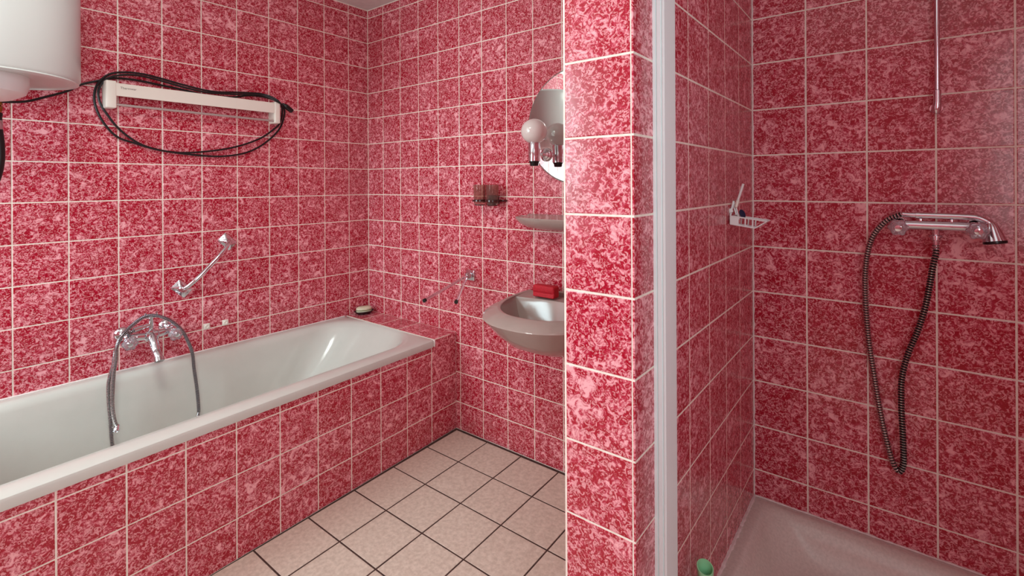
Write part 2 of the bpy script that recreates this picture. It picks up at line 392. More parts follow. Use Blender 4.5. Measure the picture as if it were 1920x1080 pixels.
# ------------------------------------------------------------ water heater
hc = Vector((.26, -1.62, 0)); HR = .23
heater = thing('water_heater', 'white cylindrical water heater hung high on the tiled wall, top left', 'water heater', (.26, -1.62, 1.60))
bm = nb(); lathe(bm, [(HR-.006, 1.604), (HR, 1.612), (HR, 1.96), (HR-.006, 1.985), (HR-.03, 2.0), (.0, 2.02)], hc, n=72); part('tank', bm, 'white', heater)
bm = nb(); lathe(bm, [(HR-.007, 1.606), (HR-.004, 1.600), (HR-.012, 1.600), (HR-.018, 1.608), (HR-.04, 1.612), (.10, 1.615), (0, 1.615)], hc, n=72); part('bottom_cap', bm, 'white', heater)
bm = nb(); lathe(bm, [(.142, 1.613), (.142, 1.578), (.134, 1.552), (.10, 1.533), (.05, 1.524), (0, 1.523)], (.27, -1.66, 0), n=48); part('heater_cover', bm, 'white_pl', heater)
for z_ in (1.66, 1.88):
    bm = nb(); box(bm, 0, .034, -1.72, -1.52, z_, z_+.06, .003); part('wall_bracket', bm, 'steel', heater)
wh = thing('water_hose', 'black flexible water hose with brass end hanging under the white heater', 'hose', (.09, -1.562, 1.6))
hx, hy = .10, -1.574
bm = nb(); lathe(bm, [(.006, 1.60), (.008, 1.545), (.011, 1.545), (.0125, 1.541), (.0125, 1.536), (.009, 1.532), (.013, 1.529), (.013, 1.516), (.010, 1.512), (.010, 1.506)], (hx, hy, 0), n=20); part('brass_fitting', bm, 'brass', wh)
bm = nb(); lathe(bm, [(.012, 1.508), (.013, 1.504), (.013, 1.497), (.0115, 1.494), (.0125, 1.480)], (hx, hy, 0), n=20); part('collar', bm, 'black_pl', wh)
bm = nb(); lathe(bm, [(.0125, 1.482), (.0133, 1.480), (.0133, 1.448), (.0125, 1.446)], (hx, hy, 0), n=20); part('crimp_sleeve', bm, 'steel', wh)
bm = nb(); sweep(bm, smooth_path([(hx, hy, 1.45), (hx+.001, hy+.004, 1.40), (hx, hy+.004, 1.34), (hx-.003, hy-.006, 1.28), (hx-.01, hy-.028, 1.22), (hx-.03, hy-.07, 1.15), (hx-.05, hy-.14, 1.09), (.02, hy-.22, 1.05)]), .0138, 14); part('hose_tube', bm, 'black_rub', wh)

# ------------------------------------------------------------ wall bar heater
bar = thing('wall_heater', 'long slim cream wall heater bar with thin rod beneath, ringed by black cable', 'heater', (.0, -.92, 1.62))
for ya, yb in ((-1.272, -1.236), (-.600, -.570)):
    bm = nb(); box(bm, .001, .062, ya, yb, 1.566, 1.676, .006, 3); part('end_cap', bm, 'cream', bar)
bm = nb(); box(bm, .052, .060, -1.238, -.598, 1.6165, 1.668, .0015)
box(bm, .030, .054, -1.236, -.600, 1.655, 1.668, .001); part('front_bar', bm, 'cream', bar, smooth=False)
bm = nb(); sweep(bm, [(.050, -1.238, 1.582), (.050, -.92, 1.580), (.050, -.598, 1.578)], .0052, 10); part('rod', bm, 'dull', bar)
cu = bpy.data.curves.new('lettering', 'FONT'); cu.body = 'Thermwar'; cu.size = .0125; cu.extrude = .0002
to = bpy.data.objects.new('lettering_tmp', cu); C.objects.link(to)
bpy.context.view_layer.update()
me = bpy.data.meshes.new_from_object(to.evaluated_get(bpy.context.evaluated_depsgraph_get())); bpy.data.objects.remove(to)
me.materials.clear(); me.materials.append(M['print']); me.name = 'lettering'
lt = bpy.data.objects.new('lettering', me); C.objects.link(lt); lt.parent = bar
lt.matrix_local = Matrix(((0, 0, 1, .0606), (1, 0, 0, -1.225+.92), (0, 1, 0, 1.646-1.62), (0, 0, 0, 1)))

# power cable
cab = thing('power_cable', 'black power cable looped twice round the cream wall heater bar, plug hanging', 'cable', (.02, -.95, 1.62))
CAMP = Vector((2.5228, -1.8287, 1.2571))
def on_plane(u, v, ax, val):
    """room point that lies on plane ax=val along the sight line used when the photo was measured"""
    x = (u-960)/926.42; y = (v-344.05)/926.42
    d = rg2*x - up2*y + fw; i = 'xyz'.index(ax); return CAMP + d*((val-CAMP[i])/d[i])
c1 = [(0, 572, .03), (50, 570, .03), (83, 562, .02), (127, 515, .012)]
def cord_pts(seq): return [on_plane(a/3, b/3, 'x', d) for a, b, d in seq]
strand = [(0, 572, .04), (60, 574, .04), (150, 570, .035), (250, 547, .03), (380, 512, .02), (455, 476, .012), (545, 456, .012), (640, 440, .012), (760, 450, .012), (900, 478, .012), (1050, 510, .02), (1150, 533, .034),
          (1300, 547, .034), (1400, 537, .02), (1480, 545, .02), (1560, 570, .05), (1597, 610, .03), (1597, 660, .02), (1565, 735, .012), (1480, 812, .012), (1380, 860, .012), (1250, 879, .012), (1100, 872, .012),
          (900, 845, .012), (760, 806, .012), (660, 770, .012), (590, 700, .012), (545, 620, .012), (530, 545, .012), (548, 475, .020), (610, 420, .020), (700, 406, .020), (800, 416, .020), (900, 440, .018), (1050, 482, .02),
          (1200, 515, .03), (1350, 520, .03), (1480, 530, .03), (1565, 567, .06), (1588, 620, .04), (1575, 690, .02), (1530, 735, .018), (1450, 785, .016), (1300, 832, .016), (1100, 857, .016), (950, 853, .016), (800, 815, .016), (680, 735, .018),
          (600, 640, .02), (560, 570, .02), (555, 505, .026), (590, 450, .028), (660, 425, .028), (760, 422, .027), (880, 447, .024), (1040, 492, .03), (1180, 522, .038), (1330, 530, .038), (1470, 535, .04), (1560, 572, .066), (1600, 598, .05)]
P = smooth_path(cord_pts(strand), 6)
bm = nb(); sweep(bm, P, .0043, 8); part('cord', bm, 'black_rub', cab)
a = on_plane(533, 197, 'x', .05); b = on_plane(548, 209, 'x', .05); d = (b-a).normalized(); ln = (b-a).length
bm = nb(); sweep(bm, [a-d*.012, a-d*.004, a, a+d*.008, a+d*.012, a+d*(ln-.004), a+d*ln], [.005, .007, .010, .0125, .0135, .0125, .010], 12, squash=.95)
plug = part('plug', bm, 'black_pl', cab)
s = d.cross(Vector((1, 0, 0))).normalized()
for k in (-1, 1):
    bm = nb(); sweep(bm, [b + s*k*.006 - d*.001, b + s*k*.006 + d*.017], .0022, 8); part('pin', bm, 'chrome', plug)

# ------------------------------------------------------------ grab bar
gb = thing('grab_bar', 'short chrome grab bar slanting on the tiles above the bathtub', 'grab bar', (0, -.9, .89))
pa, pb = Vector((0, -.993, .795)), Vector((0, -.802, .987))
dd = (pb-pa).normalized(); cc = Vector((1, 0, 0)).cross(dd)
for c in (pa, pb):
    loops = []
    for x, h, wv in ((.0, .025, .037), (.004, .025, .037), (.006, .023, .035), (.012, .014, .020), (.022, .011, .0125)):
        pts2 = rrect(-h, h, -wv, wv, 0, h*.25 if x < .01 else h*.95, 4)
        loops.append([c + Vector((x, 0, 0)) + dd*p.x + cc*p.y for p in pts2])
    bm = nb(); loft(bm, loops); pl = part('mounting_plate', bm, 'chrome', gb)
    for k in (-1, 1):
        bm = nb(); lathe(bm, [(.004, .005), (.004, .0085), (.0025, .0095), (0, .0095)], c + cc*(k*.028) , (1, 0, 0), n=12); part('screw', bm, 'steel', pl)
bm = nb(); X = Vector((1, 0, 0))
sweep(bm, smooth_path([pa + X*.015, pa + X*.030 + dd*.006, pa + X*.045 + dd*.03, pa + X*.055 + dd*.07, (pa+pb)/2 + X*.058, pb + X*.055 - dd*.07, pb + X*.045 - dd*.03, pb + X*.030 - dd*.006, pb + X*.015], 8), .0095, 16)
part('bar', bm, 'chrome', gb)

# adhesive hooks
for (u_, v_), lb in (((387.6, 612.0), 'small cream square wall pad nearer the bath tap'), ((422.4, 604.6), 'small cream square wall pad farther from the bath tap')):
    c = on_plane(u_, v_, 'x', .003)
    o = thing('adhesive_hook', lb, 'hook', (0, c.y, c.z), 'cream wall pads above the bath')
    bm = nb(); box(bm, 0, .005, c.y-.013, c.y+.013, c.z-.0135, c.z+.0135, .0015); pad = part('pad', bm, 'cream', o)
    bm = nb(); lathe(bm, [(.009, .004), (.009, .007), (.007, .0085), (.004, .006), (0, .006)], (0, c.y, c.z), (1, 0, 0), n=18); part('boss', bm, 'cream', o)

# ------------------------------------------------------------ mixer taps
def knob(parent, c, axis, r=.026, L=.03, name='knob'):
    bm = nb()
    fn = lambda k, h: 1 + .10*math.cos(2*math.pi*k/36*6)
    lathe(bm, [(r*.55, 0), (r*.85, .003), (r, .008), (r*1.02, L*.55), (r*.92, L*.85), (r*.62, L), (r*.3, L*.96), (0, L*.95)], c, axis, n=36, fn=fn)
    kb = part(name, bm, 'knob', parent)
    bm = nb(); lathe(bm, [(.0105, -.004), (.0105, L*.5), (.006, L*.7), (0, L*.7)], c, axis, n=20); part('knob_core', bm, 'chrome', kb)
    bm = nb(); lathe(bm, [(.0085, L*.93), (.0085, L*1.02), (.005, L*1.05), (0, L*1.05)], c, axis, n=20); part('knob_button', bm, 'chrome', kb)
def inlet(parent, y_or_x, z, along, depth, face=0.0):
    """flange + curved union; along 'x' = sticks out in +x from the left wall, 'y' = sticks out in -y"""
    o = Vector((face, y_or_x, z)) if along == 'x' else Vector((y_or_x, face, z))
    ax = Vector((1, 0, 0)) if along == 'x' else Vector((0, -1, 0))
    bm = nb(); lathe(bm, [(.031, 0), (.031, .003), (.024, .012), (.014, .017), (.013, depth)], o, ax, n=28); part('flange', bm, 'chrome', parent)
    bm = nb(); lathe(bm, [(.0165, depth-.016), (.018, depth-.014), (.018, depth-.002), (.0165, depth)], o, ax, n=6); part('union_nut', bm, 'chrome', parent)

bt = thing('bath_mixer', 'chrome bath mixer tap with clear knobs on the wall over the tub', 'tap', (0, -1.14, .64))
BY, BZ, BX = -1.130, .638, .072
inlet(bt, BY-.0775, BZ+.006, 'x', .058); inlet(bt, BY+.0775, BZ+.006, 'x', .058)
bm = nb()
sweep(bm, smooth_path([(BX-.012, BY-.082, BZ+.006), (BX, BY-.074, BZ+.002), (BX+.002, BY-.05, BZ), (BX+.004, BY-.02, BZ-.004), (BX+.004, BY, BZ-.004), (BX+.004, BY+.02, BZ-.004), (BX+.002, BY+.05, BZ), (BX, BY+.074, BZ+.002), (BX-.012, BY+.082, BZ+.006)], 6),
      [.0145]*12 + [.016]*6 + [.021]*13 + [.016]*6 + [.0145]*12, 18)
part('body', bm, 'chrome', bt)
for s_ in (-1, 1):
    bm = nb(); lathe(bm, [(.016, 0), (.016, .018), (.012, .022), (.011, .030)], (BX-.004, BY+s_*.075, BZ-.001), (1, .12*s_, -.28), n=24); part('valve_stem', bm, 'chrome', bt)
    ax = Vector((1, .12*s_, -.28)).normalized()
    knob(bt, Vector((BX-.004, BY+s_*.075, BZ-.001)) + ax*.028, ax, .0255, .028)
bm = nb()
sweep(bm, smooth_path([(BX, BY, BZ+.004), (BX+.022, BY, BZ-.014), (BX+.045, BY, BZ-.038), (BX+.062, BY, BZ-.058), (BX+.078, BY+.001, BZ-.070), (BX+.090, BY+.002, BZ-.082)], 6),
      [.017]*6 + [.0175]*6 + [.0165]*6 + [.016]*6 + [.0155]*6 + [.015], 18)
part('spout', bm, 'chrome', bt)
tip = Vector((BX+.090, BY+.002, BZ-.082)); bm = nb(); lathe(bm, [(.0145, -.004), (.0172, -.002), (.0172, .012), (.015, .014), (.012, .010), (0, .010)], tip, (.5, 0, -.86), n=24); part('aerator', bm, 'steel', bt)
bm = nb(); lathe(bm, [(.013, BZ), (.012, BZ+.018), (.0075, BZ+.022), (.0075, BZ+.066), (.010, BZ+.070), (.010, BZ+.074)], (BX+.006, BY, 0), n=20); part('diverter_post', bm, 'chrome', bt)
bm = nb()
for s_ in (-1, 1):
    sweep(bm, smooth_path([(BX+.006, BY, BZ+.070), (BX+.006, BY+s_*.012, BZ+.071), (BX+.006, BY+s_*.019, BZ+.080), (BX+.006, BY+s_*.020, BZ+.092)], 5), .0042, 10)
part('cradle', bm, 'chrome', bt)
bm = nb(); sweep(bm, [(BX+.004, BY-.004, BZ+.040), (BX+.004, BY-.030, BZ+.036), (BX+.004, BY-.031, BZ+.036), (BX+.004, BY-.058, BZ+.031)], [.0085, .0085, .011, .011], 16); part('hose_outlet', bm, 'chrome', bt)
hs = thing('shower_hose', 'ribbed metal shower hose draped over the bath tap into the tub', 'hose', (.12, -1.14, .5))
k1 = 1828/220.; k2 = 6.75
za = lambda a, b, x: on_plane(180+a/k1, 570+b/k1, 'x', x)
zb = lambda a, b, x: on_plane(180+a/k2, 690+b/k2, 'x', x)
pth = [Vector((BX+.004, BY-.056, BZ+.0315)), Vector((BX+.006, BY-.078, BZ+.022)), za(470, 440, .088), za(370, 560, .10), za(300, 740, .115), za(270, 950, .125), zb(190, 60, .125), zb(160, 200, .125), zb(162, 430, .125), zb(185, 700, .13), zb(210, 990, .15),
       Vector((.165, -1.262, .19)), Vector((.20, -1.235, .135)), Vector((.25, -1.16, .112)), Vector((.25, -1.06, .112)), Vector((.20, -.99, .135)), Vector((.16, -.975, .19)), zb(1292, 640, .145), zb(1300, 540, .135), zb(1290, 380, .13), zb(1268, 190, .125), zb(1240, 0, .12), za(1500, 760, .116), za(1410, 530, .115), za(1330, 400, .112), za(1200, 285, .104), za(1060, 212, .095), za(880, 176, .09),
       za(740, 205, .095), za(600, 300, .108), za(470, 420, .125), za(370, 540, .135), za(320, 680, .140), za(310, 860, .142), zb(225, 60, .142), zb(213, 250, .142), zb(206, 430, .142), zb(216, 570, .142), zb(242, 690, .143), zb(268, 740, .144)]
bm = nb(); hose(bm, pth, .0074, .0056, 10, .2); part('hose_tube', bm, 'hose_metal', hs).data.materials.append(M['groove_grey'])
e = Vector(pth[-1]); dn = (pth[-1]-pth[-2]).normalized()
bm = nb(); lathe(bm, [(.007, -.006), (.0085, -.004), (.0085, .006), (.0105, .008), (.0105, .018), (.007, .019), (.006, .015), (0, .015)], e, (.6, -.35, -.72), n=12); part('hose_nut', bm, 'chrome', hs)

# shower mixer and hand shower
sm = thing('shower_mixer', 'chrome shower mixer with clear knobs on the dark red shower wall', 'tap', (2.607, YS, 1.137))
MX, MZ, MY = 2.607, 1.137, -.072
for s_ in (-1, 1):
    inlet(sm, MX+s_*.0765, MZ+.004, 'y', .050, YS)
bm = nb()
sweep(bm, smooth_path([(MX-.084, MY+.016, MZ+.004), (MX-.076, MY+.002, MZ), (MX-.04, MY, MZ), (MX, MY, MZ), (MX+.04, MY, MZ), (MX+.076, MY+.002, MZ), (MX+.084, MY+.016, MZ+.004)], 6), .0128, 18)
part('body', bm, 'chrome', sm)
bm = nb(); lathe(bm, [(.010, 0), (.0085, -.012), (.0085, -.020), (.0150, -.022), (.0150, -.027), (.0115, -.028), (.0115, -.034), (.0085, -.036)], (MX, MY, MZ-.004), n=24); part('hose_outlet', bm, 'chrome', sm)
for s_ in (-1, 1):
    o_ = Vector((MX+s_*.0785, MY-.006, MZ-.002)); ax = Vector((.04*s_, -1, -.12)).normalized()
    bm = nb(); lathe(bm, [(.0145, 0), (.0145, .012), (.011, .016), (.011, .022)], o_, ax, n=24); part('valve_stem', bm, 'chrome', sm)
    knob(sm, o_ + ax*.018, ax, .0215, .026)
for s_ in (-.032, .032):
    bm = nb(); box(bm, MX+s_-.003, MX+s_+.003, MY-.008, MY+.008, MZ+.008, MZ+.019, .001); part('rest', bm, 'chrome', sm)
hd = thing('hand_shower', 'chrome hand shower with ribbed hose lying across the shower mixer', 'shower head', (2.607, MY, MZ))
HZ = 1.1655
bm = nb(); sweep(bm, [(2.533, MY, HZ+.001), (2.536, MY, HZ+.001), (2.540, MY, HZ), (2.565, MY, HZ-.001), (2.5655, MY, HZ-.001), (2.573, MY, HZ-.001)], [.004, .0065, .0065, .0075, .0095, .0095], 16); part('hose_cone', bm, 'chrome', hd)
bm = nb(); sweep(bm, smooth_path([(2.573, MY, HZ-.001), (2.62, MY, HZ-.001), (2.672, MY, HZ-.002), (2.690, MY-.001, HZ-.004), (2.706, MY-.004, HZ-.012), (2.716, MY-.006, HZ-.022)], 6), [.0085]*18 + [.0082]*6 + [.0085]*6 + [.009], 16); part('handle', bm, 'chrome', hd)
ha = Vector((2.714, MY-.006, HZ-.020)); hx_ = Vector((.16, -.10, -.98)).normalized()
bm = nb(); lathe(bm, [(.009, -.004), (.0135, .004), (.0145, .008), (.022, .040), (.0225, .043)], ha, hx_, n=44, fn=lambda k, h: 1 + (.05 if k % 2 else 0)); part('head', bm, 'chrome', hd)
bm = nb(); lathe(bm, [(.0235, .042), (.0235, .048), (.020, .050), (0, .050)], ha, hx_, n=32); part('spray_face', bm, 'black_pl', hd)
hp = [(2.535, MY, HZ+.001)] + [tuple(on_plane(u_, v_, 'y', d_)) for u_, v_, d_ in [(1668, 410, -.07), (1652, 423, -.066), (1636, 445, -.058), (1626, 478, -.05), (1622, 520, -.042), (1623, 570, -.036), (1629, 640, -.032), (1640, 710, -.03), (1650, 770, -.03), (1662, 825, -.03), (1674, 866, -.032),
      (1686, 884, -.036), (1694, 868, -.04), (1693, 820, -.042), (1690, 760, -.042), (1691, 710, -.042), (1702, 665, -.042), (1720, 622, -.044), (1735, 575, -.05), (1744, 530, -.06), (1749, 500, -.068)]] + [(MX, MY, MZ-.075), (MX, MY, MZ-.050)]
bm = nb(); hose(bm, hp, .0082, .0074, 12, .2); part('hose_tube', bm, 'hose_metal', hd).data.materials.append(M['groove'])
bm = nb(); lathe(bm, [(.0062, -.066), (.0068, -.060), (.0068, -.040), (.009, -.038), (.009, -.032)], (MX, MY, MZ), n=16); part('hose_nut', bm, 'chrome', hd)

# shower riser bar
rb = thing('shower_riser', 'vertical chrome shower riser pipe on the wall above the shower mixer', 'shower rail', (2.612, YS, 1.44))
RX, RY = 2.6125, -.052
bm = nb(); sweep(bm, [(RX, RY, 1.495), (RX, RY, 2.10)], .0063, 16); part('pipe', bm, 'chrome', rb)
bm = nb(); sweep(bm, [(RX, RY, 1.507), (RX, RY, 1.505), (RX, RY, 1.475), (RX-.001, RY+.001, 1.462), (RX-.002, RY+.003, 1.452), (RX-.002, RY+.005, 1.446), (RX-.002, RY+.006, 1.444)], [.007, .0088, .0088, .0105, .0110, .009, .004], 18); part('lower_fitting', bm, 'chrome', rb)
bm = nb(); sweep(bm, [(RX-.001, RY, 1.460), (RX-.001, YS+.0005, 1.460)], .0065, 14); sweep(bm, [(RX-.001, YS-.004, 1.460), (RX-.001, YS, 1.460)], .014, 20); part('wall_stud', bm, 'chrome', rb)
bm = nb(); sweep(bm, [(RX, RY, 2.10), (RX, RY, 2.125)], .0095, 18); sweep(bm, [(RX, RY, 2.112), (RX, YS, 2.112)], .0065, 14); part('upper_fitting', bm, 'chrome', rb)

# ------------------------------------------------------------ shower basket with things in it
BYc = -.31
def bp_(a, b, y=BYc): return on_plane(1340+a/9, 330+b/9, 'y', y)
ba = thing('shower_basket', 'white slatted plastic basket on the shower side wall, tilting down', 'basket', (2.145, -.31, 1.15))
YB0, YB1 = -.325, -.285      # front and back rail (front = nearer the camera)
def rod(bm, a, b, r=.0019, n=6): return sweep(bm, [a, b], r, n)
lt_, lb_, rt_, rb_ = bp_(262, 675, YB0), bp_(262, 808, YB0), bp_(885, 765, YB0), bp_(680, 880, YB0)
dy = Vector((0, YB1-YB0, .0)); top_back_r = rt_ + dy; 
bm = nb()
for a, b in ((lt_, rt_), (lb_, rb_), (lt_+dy, rt_+dy), (lb_+dy*.8, rb_+dy*.8)): rod(bm, a, b, .0022)
part('rail', bm, 'white_pl', ba)
for t in (.22, .42, .62):
    for off in (Vector((0, 0, 0)), dy):
        bm = nb(); rod(bm, lt_.lerp(rt_, t)+off, lb_.lerp(rb_, t*1.45 if t*1.45 < 1 else 1)+off*.9, .002); part('slat', bm, 'white_pl', ba)
def plate(bm, q, th=.0025):
    nrm = (q[1]-q[0]).cross(q[3]-q[0]).normalized()*th
    return loft(bm, [[p - nrm*.5 for p in q], [p + nrm*.5 for p in q]])
bm = nb(); plate(bm, [lt_, lb_, lb_+dy*.9, lt_+dy]); plate(bm, [lt_ + (rt_-lt_)*.0, lt_.lerp(rt_, .22), lb_.lerp(rb_, .32), lb_]); part('end_plate', bm, 'white_pl', ba)
bm = nb(); plate(bm, [rt_, rb_, rb_+dy*.9, rt_+dy]); part('front_plate', bm, 'white_pl', ba)
for k in range(4):
    bm = nb(); o_ = dy*(.15+.23*k); rod(bm, lb_+o_, rb_+o_, .0016); part('base_slat', bm, 'white_pl', ba)
bm = nb(); a = bp_(320, 420, -.305); rod(bm, bp_(262, 672, -.305), a, .003, 8)
rod(bm, bp_(365, 655, -.305), bp_(330, 525, -.305), .0025, 8); rod(bm, bp_(330, 525, -.305), a, .0025, 8); part('hanger', bm, 'white_pl', ba)
c = bp_(290, 600, -.305); bm = nb(); lathe(bm, [(.008, 0), (.008, .002), (.005, .004), (.0035, .009)], (PX1, -.307, 1.174), (1, 0, 0), n=20); part('wall_pad', bm, 'white_pl', ba)
br = thing('shower_squeegee', 'slim white plastic handle leaning up out of the shower basket', 'handle', (2.17, -.31, 1.19))
a, b = bp_(485, 130, -.31), bp_(395, 405, -.31); c = bp_(360, 525, -.31)
bm = nb(); sweep(bm, [a, a + (b-a)*.03, b - (b-a)*.02, b], [.004, .0062, .0062, .006], 8, squash=.6); part('grip', bm, 'white_pl', br)
bm = nb(); sweep(bm, [b, b + (c-b)*.05, c - (c-b)*.03, c, c+(c-b)*.15], [.0055, .0068, .0066, .005, .002], 8, squash=.7); part('clip_end', bm, 'cream', br)
bm = nb(); sweep(bm, [c, lt_.lerp(rt_, .2)+dy*.5 + Vector((0, 0, -.008))], .0022, 8); part('stem', bm, 'white_pl', br)
cb = bp_(468, 640, -.305)
bm = nb(); lathe(bm, [(.003, -.004), (.0115, -.003), (.013, 0), (.0115, .003), (.003, .004)], cb, (.5, -.8, .15), n=24)
for v in bm.verts: v.co.x = cb.x + (v.co.x-cb.x)*.6 - (v.co.z-cb.z)*.25
o = part('blue_disc', bm, 'blue', thing('blue_disc', 'dark blue oval plastic piece standing in the white shower basket', 'disc', tuple(cb)))

# green container
gc = on_plane(1322, 1052, 'x', 2.184); gy = gc.y
GZ = on_plane(1322, 1056, 'x', 2.184).z - .010
gt = thing('green_container', 'pale green plastic beaker with slanted open mouth, bottom edge by the shower', 'container', (2.184, gy, .204))
bm = nb(); n = 28; loops = []
def gring(r, z=None, slope=1):
    out = []
    for k in range(n):
        a = 2*math.pi*k/n
        zz = z if z is not None else GZ - slope*.005*(math.cos(a)*.8 - math.sin(a)*.6)
        out.append(Vector((2.184 + r*math.cos(a)*.95, gy + r*math.sin(a)*1.1, zz)))
    return out
L1 = [gring(.0155, .206), gring(.0170, .212), gring(.0172, GZ-.05), gring(.0174, None), gring(.0184, None)]
for p in L1[3]: p.z -= .010
for p in L1[4]: p.z -= .0085
L1.append([p + Vector((0, 0, .010)) for p in L1[4]])
inn = gring(.0164, None); L1.append([p + Vector((0, 0, .0015)) for p in inn]); L1.append(gring(.0158, GZ-.05)); L1.append(gring(.0145, .22))
loft(bm, L1); part('beaker', bm, 'green', gt)

# ------------------------------------------------------------ mirror + sconce
mr = thing('round_mirror', 'round frameless mirror on the back wall, half hidden by the pillar', 'mirror', (1.454, 0, 1.503))
bm = nb(); lathe(bm, [(.244, 0), (.249, .003), (.249, .0095), (.244, .0125)], (1.454, -.001, 1.503), (0, -1, 0), n=96); part('glass_edge', bm, 'mirror_edge', mr)
bm = nb(); lathe(bm, [(.2435, .0122), (.2435, .0128), (0, .0128)], (1.454, -.001, 1.503), (0, -1, 0), n=96); part('mirror_glass', bm, 'mirror', mr, smooth=False)
LX, LY = 1.306, -.108
sc_ = thing('wall_sconce', 'chrome wall lamp with white globe shade in front of the round mirror', 'lamp', (LX, -.014, 1.383))
bm = nb(); lathe(bm, [(.030, .0), (.030, .004), (.026, .010), (.020, .012), (.0195, .016), (.012, .022), (.0115, .030), (.006, .036), (0, .037)], (LX, -.0142, 1.383), (0, -1, 0), n=40); part('rosette', bm, 'chrome', sc_)
bm = nb(); sweep(bm, [(LX, -.03, 1.383), (LX, LY+.01, 1.383)], .006, 14); part('arm', bm, 'chrome', sc_)
bm = nb(); lathe(bm, [(.0215, 1.350), (.0255, 1.352), (.0255, 1.428), (.023, 1.432)], (LX, LY, 0), n=36); part('lamp_socket', bm, 'chrome', sc_)
bm = nb(); lathe(bm, [(.012, 1.331), (.0175, 1.332), (.019, 1.342), (.0235, 1.351)], (LX, LY, 0), n=28); part('socket_cap', bm, 'black_pl', sc_)
bm = nb(); prf = [(.022, 1.430)]; GC, GRr = 1.479, .0555
for k in range(1, 22):
    a = R(-64 + (154*k/21)); prf.append((GRr*math.cos(a), GC + GRr*.96*math.sin(a)))
lathe(bm, prf, (LX, LY, 0), n=40); part('globe_shade', bm, 'globe', sc_)

# tumblers in a holder
th_ = thing('tumbler_holder', 'dark brown plastic tumbler holder plate on the back wall', 'holder', (.99, 0, 1.175))
bm = nb()
TY = -.058
for cx in (.950, 1.030):
    ring = []
    for rr_, z_ in ((.0305, 1.172), (.0355, 1.172), (.0355, 1.180), (.0305, 1.180)):
        ring.append([Vector((cx + rr_*math.cos(2*math.pi*k/32), TY + rr_*math.sin(2*math.pi*k/32), z_)) for k in range(32)])
    loft(bm, ring, closed=True)
box(bm, .908, 1.072, TY+.030, -.001, 1.172, 1.180, .001)
part('holder_plate', bm, 'brown_solid', th_)
bm = nb(); box(bm, .955, 1.025, -.008, -.0005, 1.158, 1.20, .002); part('wall_plate', bm, 'brown_solid', th_)
for i, (cx, lb) in enumerate(((.950, 'left brown translucent tumbler standing in the wall holder'), (1.030, 'right brown translucent tumbler standing in the wall holder'))):
    t = thing('tumbler', lb, 'tumbler', (cx, TY, 1.155), 'brown tumblers in the wall holder')
    bm = nb(); lathe(bm, [(.024, 1.156), (.0265, 1.158), (.0285, 1.20), (.0298, 1.252), (.0285, 1.252), (.0270, 1.20), (.0250, 1.165), (0, 1.164)], (cx, TY, 0), n=36); part('cup', bm, 'brown_glass', t)
    bm = nb(); lathe(bm, [(.0235, 1.1535), (.0245, 1.155), (.0245, 1.1585), (0, 1.1585)], (cx, TY, 0), n=30); part('cup_base', bm, 'brown_solid', t)

# ------------------------------------------------------------ ceramic shelf
def half_oval(cx, hw, dep, z, y0=-.0, n=40, p=2.4, back=0):
    """outline of a wall-mounted bowl: half super-ellipse, closed along the wall"""
    pts = []
    for k in range(n+1):
        a = math.pi*k/n
        c_, s_ = math.cos(a), math.sin(a)
        pts.append(Vector((cx - hw*math.copysign(abs(c_)**(2/p), c_), y0 - dep*abs(s_)**(2/p), z)))
    for k in range(1, 8):
        t = k/8; pts.append(Vector((cx + hw - 2*hw*t, y0+back, z)))
    return pts
sh = thing('ceramic_shelf', 'shallow pinkish beige ceramic shelf under the round mirror', 'shelf', (1.454, 0, 1.10))
bm = nb(); cx = 1.454
loft(bm, [half_oval(cx, .20, .07, 1.056), half_oval(cx, .25, .115, 1.066), half_oval(cx, .285, .135, 1.083), half_oval(cx, .300, .148, 1.100), half_oval(cx, .302, .150, 1.106), half_oval(cx, .298, .146, 1.110), half_oval(cx, .290, .134, 1.107, -.003), half_oval(cx, .272, .105, 1.1065, -.006), half_oval(cx, .258, .055, 1.112, -.009), half_oval(cx, .248, .010, 1.120, -.012)])
part('shelf_body', bm, 'ceramic', sh)

# ------------------------------------------------------------ wash basin
wb = thing('washbasin', 'wide pinkish beige wall-hung ceramic washbasin cut off by the pillar', 'washbasin', (1.454, 0, .77))
bm = nb(); BYo = 0
def ho(hw, dep, z, y0=0, p=2.3): return half_oval(1.454, hw, dep, z, y0, 48, p)
L2 = [ho(.14, .22, .600), ho(.175, .30, .612), ho(.22, .375, .645), ho(.262, .43, .690), ho(.288, .462, .726), ho(.298, .474, .738), ho(.302, .480, .745), ho(.300, .477, .750),
      ho(.255, .418, .7735), ho(.249, .410, .7745), ho(.243, .402, .7715)]
def bowl(hx_, y0, y1, z, p=2.35, n=48):
    out = []
    for k in range(n+1):
        a = math.pi*k/n; c_, s_ = math.cos(a), math.sin(a)
        out.append(Vector((1.454 - hx_*math.copysign(abs(c_)**(2/p), c_), (y0) - (y0-y1)*abs(s_)**(2/p), z)))
    for k in range(1, 8):
        t = k/8; xx = 1.454 + hx_ - 2*hx_*t
        out.append(Vector((xx, y0 + .028*math.sin(math.pi*t), z)))
    return out
L2 += [bowl(.236, -.130, -.397, .768), bowl(.228, -.136, -.388, .752), bowl(.205, -.150, -.365, .700), bowl(.165, -.170, -.33, .655), bowl(.09, -.21, -.29, .638)]
loft(bm, L2); part('basin_bowl', bm, 'ceramic', wb)
bm = nb(); box(bm, 1.454-.16, 1.454+.16, -.020, -.0005, .74, .789, .006, 3); part('back_upstand', bm, 'ceramic', wb)
bm = nb(); lathe(bm, [(.022, .639), (.022, .643), (.014, .642), (0, .642)], (1.454, -.25, 0), n=24); part('drain', bm, 'chrome', wb)
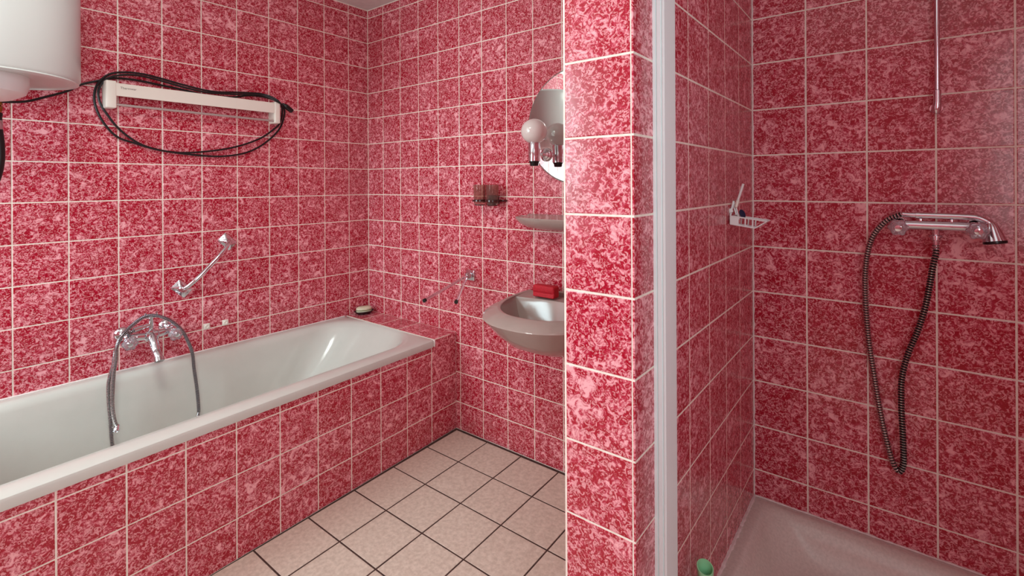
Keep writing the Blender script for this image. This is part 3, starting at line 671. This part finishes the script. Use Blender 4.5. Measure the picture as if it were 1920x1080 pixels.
# red sponge on the basin's back rim
rs = thing('red_sponge', 'bright red oblong sponge lying on the basin rim by the pillar', 'sponge', (1.35, -.08, .775))
bm = nb(); box(bm, 1.289, 1.398, -.105, -.060, .7735, .824, .008, 3)
for v in bm.verts:
    if abs(v.co.z-.80) < .02: v.co.y += .002
bmesh.ops.subdivide_edges(bm, edges=[e for e in bm.edges if abs((e.verts[0].co-e.verts[1].co).z) > .02], cuts=5)
for v in bm.verts:
    if v.co.y < -.1: v.co.y += .004*math.exp(-((v.co.z-.792)/.004)**2)
part('sponge_body', bm, 'red_sponge', rs)

# ------------------------------------------------------------ towel holder
tw = thing('towel_holder', 'chrome towel holder with two swing arms on the wall beside the basin', 'towel holder', (.84, 0, .80))
bm = nb(); box(bm, .812, .868, -.010, -.0005, .773, .826, .004, 3); part('wall_plate', bm, 'chrome', tw)
bm = nb(); lathe(bm, [(.014, .788), (.016, .790), (.016, .812), (.014, .814)], (.842, -.026, 0), n=24); box(bm, .832, .852, -.028, -.008, .791, .811, .002); part('hinge', bm, 'chrome', tw)
for (u_, v_), dep in (((797.5, 562.5), -.335), ((855.8, 565.0), -.30)):
    e = on_plane(u_, v_, 'y', dep); s0 = Vector((.842, -.034, .801)); d = (e-s0).normalized()
    bm = nb(); sweep(bm, [s0, s0 + d*.02, s0 + d*.05, e], [.006, .0065, .0072, .0072], 14); am = part('arm', bm, 'chrome', tw)
    bm = nb(); sweep(bm, [e - d*.001, e + d*.010], .0086, 14); part('end_cap', bm, 'black_pl', am)

# ------------------------------------------------------------ soap dish
sd = thing('soap_dish', 'dark oval soap dish on the tiled ledge in the corner', 'soap dish', (.060, -.075, ZT))
sx, sy = .054, -.074; rot = R(72)
def oval(a, b, z, n=32): return [Vector((sx + a*math.cos(t)*math.cos(rot) - b*math.sin(t)*math.sin(rot), sy + a*math.cos(t)*math.sin(rot) + b*math.sin(t)*math.cos(rot), z)) for t in [2*math.pi*k/n for k in range(n)]]
bm = nb(); loft(bm, [oval(.035, .022, ZT+.0005), oval(.042, .028, ZT+.006), oval(.056, .038, ZT+.018), oval(.058, .040, ZT+.020), oval(.054, .036, ZT+.018), oval(.04, .026, ZT+.009), oval(.02, .01, ZT+.008)]); part('dish', bm, 'dish', sd)
so = thing('soap_bar', 'pale green soap bar with a dark stripe lying in the corner dish', 'soap', (sx, sy, ZT+.01))
bm = nb(); loft(bm, [oval(.036, .022, ZT+.010), oval(.044, .028, ZT+.015), oval(.0455, .0295, ZT+.024)]); part('soap_lower', bm, 'soap', so)
bm = nb(); loft(bm, [oval(.0445, .0285, ZT+.0235), oval(.0445, .0285, ZT+.029)]); part('soap_stripe', bm, 'soap_g', so)
bm = nb(); loft(bm, [oval(.0455, .0295, ZT+.0285), oval(.0445, .0285, ZT+.037), oval(.037, .022, ZT+.043), oval(.02, .01, ZT+.044)]); part('soap_upper', bm, 'soap', so)

# ------------------------------------------------------------ ceiling lamp (out of the frame, lights the room)
cl = thing('ceiling_lamp', 'round white ceiling lamp above the middle of the bathroom', 'lamp', (1.25, -1.6, ZC))
bm = nb(); lathe(bm, [(.17, 0), (.17, -.03), (.16, -.035)], (1.25, -1.6, ZC), n=40); part('lamp_base', bm, 'white', cl)
bm = nb(); lathe(bm, [(.158, -.032), (.15, -.06), (.10, -.082), (0, -.09)], (1.25, -1.6, ZC), n=40); part('diffuser', bm, 'lamp', cl)
